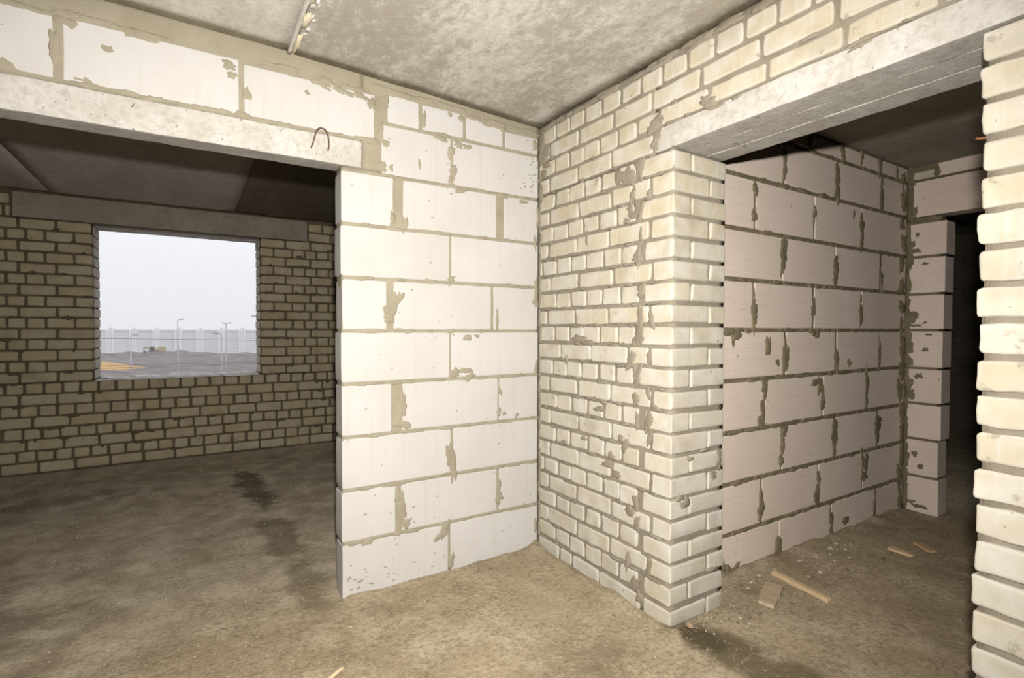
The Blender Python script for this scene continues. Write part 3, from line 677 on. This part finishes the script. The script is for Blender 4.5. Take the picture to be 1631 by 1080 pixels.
# ------------------------------------------------------------------ lintels
def beam(name, label, x0, x1, y0, y1, z0, z1, mat, r=.006, seed=1, skip=()):
    o = thing(name, label, 'lintel', ((x0+x1)/2, (y0+y1)/2, z0)); o['kind'] = 'thing'
    return o
def beam_mesh(name, x0, x1, y0, y1, z0, z1, mat, r, seed, loc):
    m = MB(); m.add(*rounded(x0, x1, y0, y1, z0, z1, r=r, step=.05, rough=.0022, chip=.9, seed=seed), 0, (.5, .5, .5), True)
    return m.build(name, [mat], loc=loc)
la = beam_mesh('concrete_lintel', -3.62, -1.100, -.004, TA, ZL-.003, 2.316, MK_L, .006, 71, (-2.36, .06, ZL))
tag(la, 'long pale concrete lintel over the wide left opening, wire loop near its right end', 'lintel', kind='thing')
lp = [(-1.345, .012, 2.236), (-1.343, -.010, 2.246), (-1.338, -.018, 2.262), (-1.330, -.021, 2.295), (-1.321, -.021, 2.322), (-1.308, -.021, 2.334), (-1.293, -.021, 2.336), (-1.278, -.021, 2.327), (-1.270, -.021, 2.308), (-1.266, -.021, 2.28), (-1.265, -.017, 2.255), (-1.266, -.008, 2.243), (-1.266, .012, 2.238)]
def smooth_path(p, n=5):
    p = [Vector(q) for q in p]; out = []
    for i in range(len(p)-1):
        a, b, c, d = p[max(i-1, 0)], p[i], p[i+1], p[min(i+2, len(p)-1)]
        for k in range(n):
            t = k/n; out.append(.5*((2*b)+(c-a)*t+(2*a-5*b+4*c-d)*t*t+(3*b-a-3*c+d)*t**3))
    return out+[p[-1]]
m = MB(); m.add(*tube(smooth_path(lp), .0036, 8), 0, smooth=True)
hk = m.build('lifting_loop', [M_RUST], loc=(-1.305, -.02, 2.24)); hk.parent = la; hk.location = Vector((-1.305, -.02, 2.24))-la.location
hk['label'] = 'bent rusty wire loop'
# three beams side by side over the doorway in the brick wall
for i, (x0, x1, lab) in enumerate([(.000, .119, 'front concrete lintel beam over the right doorway, bright face under the brick courses'),
        (.122, .246, 'middle concrete lintel beam of three over the right doorway, seen from below'),
        (.249, TB, 'rearmost concrete lintel beam over the right doorway, on the corridor side')]):
    o = beam_mesh('concrete_lintel', x0, x1, -2.72, -.944, ZL+.002+[0, .0012, .0004][i], 2.292, MK_L, .003, 80+i, ((x0+x1)/2, -1.8, ZL))
    tag(o, lab, 'lintel', kind='thing')
m = MB(); m.add(*rounded(XD, XD+TD, -2.12, YC-.042, 2.212, 2.474, r=.005, step=.08, rough=.0012, seed=91), 0, (.4, .4, .4), True)
o = m.build('block_lintel', [MB_C], loc=(XD+.08, -1.5, 2.21)); tag(o, 'pinkish white block lintel above the dark doorway at the corridor end', 'lintel', kind='thing')
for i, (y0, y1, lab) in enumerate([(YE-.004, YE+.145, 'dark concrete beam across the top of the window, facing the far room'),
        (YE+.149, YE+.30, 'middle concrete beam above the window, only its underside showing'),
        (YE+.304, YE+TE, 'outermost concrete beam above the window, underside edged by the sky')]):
    o = beam_mesh('window_lintel', -3.143, -.737, y0, y1, WZ1+.004+[0, .003, .0][i], 2.549, MK_L if i else MK_E, .006, 95+i, (-1.94, (y0+y1)/2, WZ1)); tag(o, lab, 'lintel', kind='thing')  # outer two in paler concrete that paints in light bounced from the ground
m = MB(); m.add(*tube([(.035, YP-.03, 1.898), (.033, YP+.008, 1.899), (.030, YP+.020, 1.902)], .0036, 8), 0, smooth=True)
tag(m.build('rusty_nail', [m_simple('orange_rust', (.24, .10, .05), (.17, .075, .04), 80)], loc=(.033, YP, 1.9)), 'rusty nail sticking out of a joint on the edge of the right brick jamb', 'nail')

# ------------------------------------------------------------------ scraps on the floor
def scrap(name, label, cat, cen, length, width, thick, ang, mat, seed, taper=.0, rag=0.0, group=None, roll=0):
    V, Fc = rounded(-length/2, length/2, -width/2, width/2, 0, thick, r=min(.004, thick*.3), step=.02, rough=.001, chip=1, seed=seed)
    f = (V[:, 0]/length)
    V[:, 1] *= 1-taper*np.maximum(0, f)*2
    V[:, 1] += rag*np.sign(V[:, 1])*fbm(np.stack([V[:, 0], 0*f, 0*f+seed], 1), 25, seed, 2)
    V[:, 0] += rag*1.5*(np.abs(f) > .45)*fbm(np.stack([V[:, 1], 0*f, 0*f+seed+f], 1), 40, seed+1, 2)
    if roll: 
        y, z = V[:, 1].copy(), V[:, 2].copy(); V[:, 1] = y*math.cos(roll)-z*math.sin(roll); V[:, 2] = y*math.sin(roll)+z*math.cos(roll); V[:, 2] -= V[:, 2].min()
    m = MB(); m.add(V, Fc, 0, smooth=False); o = m.build(name, [mat])
    o.location = (cen[0], cen[1], cen[2] if len(cen) > 2 else .0); o.rotation_euler = (0, 0, ang)
    return tag(o, label, cat, group)
def wd(name, a, b, ang): return m_wood(name, a, b, -ang+math.pi/2)
a1 = math.atan2(-.315, -.05)
scrap('wood_stick', 'long straight pale wooden stick on the corridor floor beside the block wall', 'wood', (.868, -1.165, .004), .325, .034, .024, a1, wd('fresh_pine', (.62, .47, .29), (.52, .37, .215), a1), 3)
a2 = math.atan2(-.10, -.235)
scrap('wood_chip', 'flat broken grey-brown board chip lying beside the long wooden stick', 'wood', (.655, -1.132, .002), .245, .088, .02, a2, wd('grey_board', (.50, .40, .28), (.42, .32, .21), a2), 5, .2, .004)
a3 = math.atan2(-.125, -.02)
scrap('wood_offcut', 'thin pale wood offcut on the corridor floor, nearer of the two small ones', 'wood', (1.825, -1.25, .003), .13, .055, .016, a3, wd('pale_offcut', (.64, .48, .30), (.54, .38, .22), a3), 8, .45, .003)
a4 = math.atan2(-.11, -.075)
scrap('wood_offcut', 'short brownish wood offcut, farther of the two small ones near the dark doorway', 'wood', (2.025, -1.30, .003), .13, .062, .017, a4, wd('brown_offcut', (.50, .35, .20), (.42, .28, .15), a4), 9, .2, .003)
a5 = math.radians(33)
scrap('wood_sliver', 'small pale wood sliver on the floor at the bottom edge of the photo', 'wood', (-1.395, -.60, .003), .13, .014, .010, a5, wd('sliver_wood', (.70, .55, .36), (.62, .46, .28), a5), 11, .3, .002)

def clod(V0, r, sq, seed):
    bm = bmesh.new(); bmesh.ops.create_icosphere(bm, subdivisions=1, radius=1.0)
    V = np.array([tuple(v.co) for v in bm.verts]); Fc = [tuple(v.index for v in f.verts) for f in bm.faces]; bm.free()
    n = V/np.linalg.norm(V, axis=1, keepdims=True)
    V = n*(1+.55*fbm(n+seed*.37, 1.9, seed, 2))[:, None]*np.array([r, r*(.6+.4*((seed*7) % 10)/10), r*sq])
    a = seed*1.7; c_, s_ = math.cos(a), math.sin(a)
    V = np.stack([V[:, 0]*c_-V[:, 1]*s_, V[:, 0]*s_+V[:, 1]*c_, V[:, 2]], 1); V[:, 2] -= V[:, 2].min()+r*sq*.25
    return V+np.array(V0), Fc
chips = [(1.16, -1.00, .016), (1.22, -1.07, .013), (1.30, -1.02, .014), (1.42, -1.04, .012), (1.50, -1.00, .018), (1.56, -1.06, .014), (1.62, -.98, .020), (1.47, -1.12, .013), (1.02, -1.13, .012), (1.12, -1.14, .014), (.95, -.98, .010), (1.36, -1.10, .011), (1.25, -.97, .012), (.80, -.98, .010), (.70, -1.0, .012), (.62, -1.03, .011)]
for i, (x, y, r) in enumerate(chips):
    m = MB(); m.add(*clod((x, y, .006), r, .55, i+3), 0); o = m.build('block_chip', [M_CHIP], loc=(x, y, .0))
    tag(o, 'small pale block chip in the rubble along the foot of corridor block wall', 'rubble', 'pale chips along the corridor block wall')
for x, y, r, lab in [(1.63, -1.24, .017, 'dark clod alone on the corridor floor beyond the long wooden stick'), (1.30, -1.20, .013, 'dark clod between the long wooden stick and the pale chips'), (1.95, -1.55, .012, 'dark clod near the right brick jamb on the corridor floor')]:
    m = MB(); m.add(*clod((x, y, .002), r, .5, int(x*100)), 0); tag(m.build('dirt_clod', [M_CHIPD], loc=(x, y, 0)), lab, 'clod')
m = MB(); m.add(*clod((.075, -1.105, .004), .022, .6, 12), 0); tag(m.build('brick_fragment', [m_simple('reddish_fragment', (.36, .25, .16), (.28, .21, .14), 30)], loc=(.075, -1.105, 0)), 'reddish brown fragment at the foot of the brick pier corner', 'rubble')
G = MB()
def crumbs(n, fx, fy, r0, r1, mats=(0, 0, 1)):
    for i in range(n):
        x, y = fx(), fy()
        if .50 < x < .96 and -1.36 < y < -.97 or abs(x-1.92) < .22 and -1.4 < y < -1.15 or abs(x+1.395) < .1 and abs(y+.6) < .08: continue
        G.add(*clod((x, y, -.001), rnd.uniform(r0, r1), .6, rnd.randint(1, 999)), rnd.choice(mats))
crumbs(130, lambda: rnd.uniform(.45, 1.75), lambda: YC-.02-abs(rnd.gauss(0, .09)), .003, .008)
crumbs(40, lambda: rnd.uniform(.0, .45), lambda: YB-.03-abs(rnd.gauss(0, .08)), .003, .009)
crumbs(60, lambda: -.012-abs(rnd.gauss(0, .04)), lambda: rnd.uniform(-1.05, -.02), .003, .008, (0, 1, 2))
crumbs(800, lambda: rnd.uniform(-1.8, .6), lambda: rnd.uniform(-2.0, -.05), .0015, .0045, (0, 2, 2))
crumbs(700, lambda: rnd.uniform(-3.6, -.8), lambda: rnd.uniform(-.5, 3.3), .002, .006, (0, 2, 2))
crumbs(300, lambda: rnd.uniform(.4, 2.7), lambda: rnd.uniform(-2.4, -1.0), .002, .005, (0, 1, 2))
tag(G.build('rubble', [M_CHIP, M_CHIPD, m_simple('buff_crumb', (.46, .38, .27), (.36, .29, .2), 40)]), 'fine mortar crumbs scattered over the dusty floor and along the wall feet', 'rubble', kind='stuff')

# ------------------------------------------------------------------ outside the window
GZ = -6.6
gx = np.linspace(-150, 110, 200); gy = np.linspace(6, 190, 140)
V, Fc = gridbox([gx, gy, np.array([GZ-1.5, GZ])], ('-z',))
top = V[:, 2] > GZ-.1; Q = V.copy(); Q[:, 2] = 0
rise = np.exp(-((Q[:, 1]-178)/9.0)**2)
hh = .25*fbm(Q, .08, 3, 3)+rise*(.6+.8*fbm(Q, .3, 9, 4))+rise*.9*np.exp(-((Q[:, 0]+10)/5)**2)-.5*np.clip((Q[:, 0]-2)/6, 0, 1)*np.clip((Q[:, 1]-160)/10, 0, 1)
V[:, 2] += np.where(top, hh, 0); GM = MB(); GM.add(V, Fc, 0, smooth=True)
V, Fc = gridbox([np.array([-900., 900]), np.array([189., 1600]), np.array([-47., -44])], ('-z',)); GM.add(V, Fc, 1)
GM.build('ground', [m_simple('churned_soil', (.16, .13, .12), (.27, .235, .22), .35, bump=0), m_simple('low_plain', (.40, .38, .36), (.5, .48, .46), .02, bump=0)], kind='structure')
V, Fc = gridbox([np.linspace(-1, 1, 26), np.linspace(-1, 1, 20), np.array([-.4, 0.])], ('-z',))
rr = np.sqrt(V[:, 0]**2+V[:, 1]**2); V2 = V.copy()
V2[:, 2] = np.where(V[:, 2] > -.01, np.clip(1-rr, 0, 1)**.8*1.75+.12*vnoise(V, 4, 5)*np.clip(1-rr, 0, 1), -.4); V2[:, 0] *= 8.5; V2[:, 1] *= 5.5
m = MB(); m.add(V2+np.array([-17.2, 123.5, GZ-.05]), Fc, 0, smooth=True)
tag(m.build('sand_pile', [m_simple('yellow_sand', (.66, .42, .17), (.56, .35, .13), 1.2, bump=0)], loc=(-17.2, 123.5, GZ)), 'low heap of yellow sand on the soil outside, at left in the window', 'sand pile')

# tracked excavator on the soil bank
ex = thing('excavator', 'yellow tracked excavator parked on the dark soil bank outside the window', 'excavator', (-10.3, 179.5, GZ+.55))
M_YEL = m_simple('machine_yellow', (.55, .46, .24), (.48, .40, .21), 3, bump=0); M_DK = m_simple('machine_dark', (.10, .09, .08), (.15, .13, .12), 3, bump=0)
def exb(name, mat, *boxes):
    m = MB()
    for b in boxes: m.add(*rounded(*b[:6], r=.12, lod=1, rough=0, seed=3), 0, smooth=True)
    o = m.build(name, [mat]); o.parent = ex; return o
for s in (-1.3, .7): exb('track', M_DK, (-1.8, 1.9, s, s+.6, -.3, .55))
exb('body', M_YEL, (-1.2, 2.4, -1.2, 1.2, .6, 1.75)); exb('engine_cover', M_YEL, (.6, 2.3, -1.1, 1.1, 1.75, 2.1))
exb('cab', M_DK, (-1.5, -.2, -1.2, .1, .7, 2.2))
m = MB(); m.add(*tube([(-1.3, .4, 1.2), (-2.2, .4, 2.0), (-2.9, .4, 1.8)], .22, 8)); o = m.build('boom', [M_YEL]); o.parent = ex
m = MB(); m.add(*tube([(-2.9, .4, 1.9), (-2.7, .4, .7)], .17, 8)); o = m.build('dipper_arm', [M_YEL]); o.parent = ex
exb('bucket', M_DK, (-3.1, -2.3, -.1, .9, .1, .8))

# street lamps
M_POLE = m_simple('galvanised_pole', (.62, .62, .64), (.54, .54, .56), 2, .6, bump=0); M_HEAD = m_simple('lamp_housing', (.30, .30, .32), (.36, .36, .38), 2, .6, bump=0)
for x, y, zt, heads, lab in [(-8.957, 87.7, .35, ((1, .45),), 'short hazy street lamp leftmost in the window, over the yellow sand'),
        (-3.304, 84.24, 2.55, ((1, .35),), 'tall street lamp in the middle of the window with one arm bent right'),
        (1.939, 80.94, .55, ((-1, .7),), 'shorter street lamp whose head points left, beside a taller double-headed lamp'),
        (2.477, 80.63, 2.05, ((-1, .15), (1, .3)), 'tall street lamp with heads on both sides, right part of the window'),
        (6.35, 78.41, 3.02, ((-1, .5),), 'street lamp at the right jamb of the window, mostly its head showing')]:
    L_ = thing('street_lamp', lab, 'street lamp', (x, y, GZ), 'street lamps outside the window'); H = zt-GZ
    m = MB(); m.add(*tube([(0, 0, -.3), (0, 0, H*.5), (0, 0, H)], [.13, .10, .065], 8), smooth=True); o = m.build('pole', [M_POLE]); o.parent = L_
    for s, l in heads:
        m = MB(); m.add(*tube(smooth_path([(0, 0, H-.12), (s*.12, 0, H+.02), (s*l*.5, 0, H+.10), (s*l, 0, H+.14)], 4), .05, 6), smooth=True); o = m.build('arm', [M_POLE]); o.parent = L_
        m = MB(); a, b = sorted((s*l*.45, s*(l+.38))); V, Fc = rounded(a, b, -.17, .17, H+.06, H+.20, r=.05, lod=1, rough=0, seed=2); m.add(V, Fc, 0, smooth=True); o = m.build('lamp_head', [M_HEAD]); o.parent = L_
# wires
for z0, z1, yy, lab in [(.63, .36, 46, 'uppermost overhead wire across the window view, sagging slightly to the right'), (-1.42, -1.42, 46, 'middle overhead wire of the three, upper of the close lower pair'), (-1.60, -1.60, 46, 'lowest overhead wire across the window view')]:
    pts = [(-45+i*5, yy, z0+(z1-z0)*((-45+i*5)+7.6)/11.5*1.0-.0002*((i-9)*5)**2) for i in range(19)]
    m = MB(); m.add(*tube(pts, .012, 6), smooth=True); tag(m.build('overhead_wire', [m_simple('wire_black', (.05, .05, .05), (.07, .07, .07), 5, bump=0)], loc=(0, yy, z0)), lab, 'wire', 'overhead wires outside the window')

# hazy row of apartment blocks
def m_tower():
    m = NT('pale_panel_tower', .8); tc = m.t.nodes.new('ShaderNodeTexCoord')
    sp = m.t.nodes.new('ShaderNodeSeparateXYZ'); m.lk(tc.outputs['Object'], sp.inputs[0])
    fx = m.math('FRACT', m.math('DIVIDE', m.math('ADD', sp.outputs[0], 20.0), 3.3)); fz = m.math('FRACT', m.math('DIVIDE', sp.outputs[2], 2.85))
    wn = m.math('MULTIPLY', m.math('MULTIPLY', m.math('GREATER_THAN', fx, .3), m.math('LESS_THAN', fx, .75)), m.math('MULTIPLY', m.math('GREATER_THAN', fz, .3), m.math('LESS_THAN', fz, .82)))
    m.col(m.mix(wn, (.82, .77, .73), (.16, .18, .24))); return m.mat
M_T = m_tower()
M_G = m_simple('balcony_glazing', (.30, .34, .44), (.36, .40, .5), .4, .4, bump=0); M_BAL = m_simple('balcony_front', (.78, .78, .80), (.74, .74, .77), .4, bump=0); M_RF = m_simple('attic_band', (.12, .14, .20), (.15, .17, .24), .3, bump=0)
def block(x, y, label):
    b = thing('apartment_block', label, 'building', (x, y, -44), 'hazy row of apartment blocks')
    H = 43.5
    m = MB(); m.add(*plain(-1, 15.6, 0, 14, 0, H-4.1)); o = m.build('facade', [M_G]); o.parent = b
    m = MB(); m.add(*plain(-1, 15.6, -.2, 14, H-4, H)); o = m.build('attic', [M_RF]); o.parent = b
    for k in range(14):
        m = MB(); m.add(*plain(-1, 15.6, -1.1, -.02, k*2.75+.3, k*2.75+1.75)); o = m.build('balcony', [M_BAL]); o.parent = b
    m = MB(); m.add(*plain(-11.2, -1.05, -1.6, 14, 0, H+.6)); o = m.build('stair_tower', [M_T]); o.parent = b
    m = MB(); m.add(*plain(-8, -4, 0, 8, H+.62, H+3.2)); o = m.build('lift_house', [M_T]); o.parent = b
    return b
words = ['at the left window jamb, mostly hidden by its bricks', 'just left of the leftmost short street lamp', 'between the leftmost short street lamp and the excavator', 'between the excavator and the middle street lamp',
         'whose pale tower stands behind the middle street lamp', 'left of the pair of close street lamps', 'whose pale tower stands behind the pair of close lamps', 'at the right window jamb']
for i, wds in enumerate(words): block(-118.5+i*27.2, 925-i*6, 'hazy apartment block '+wds)

# mist over the site
m = MB(); m.add(*plain(-420, 420, 5.5, 1150, -46, 120)); hz = m.build('mist', [])
vm = bpy.data.materials.new('mist'); vm.use_nodes = True; nt = vm.node_tree; nt.nodes.remove(nt.nodes['Principled BSDF'])
vs = nt.nodes.new('ShaderNodeVolumeScatter'); vs.inputs['Color'].default_value = (.985, .99, 1, 1); vs.inputs['Density'].default_value = .0011; vs.inputs['Anisotropy'].default_value = .55
nt.links.new(vs.outputs[0], nt.nodes['Material Output'].inputs['Volume']); hz.data.materials.append(vm)
tag(hz, 'pale grey mist over the building site outside the window', 'mist', kind='stuff')
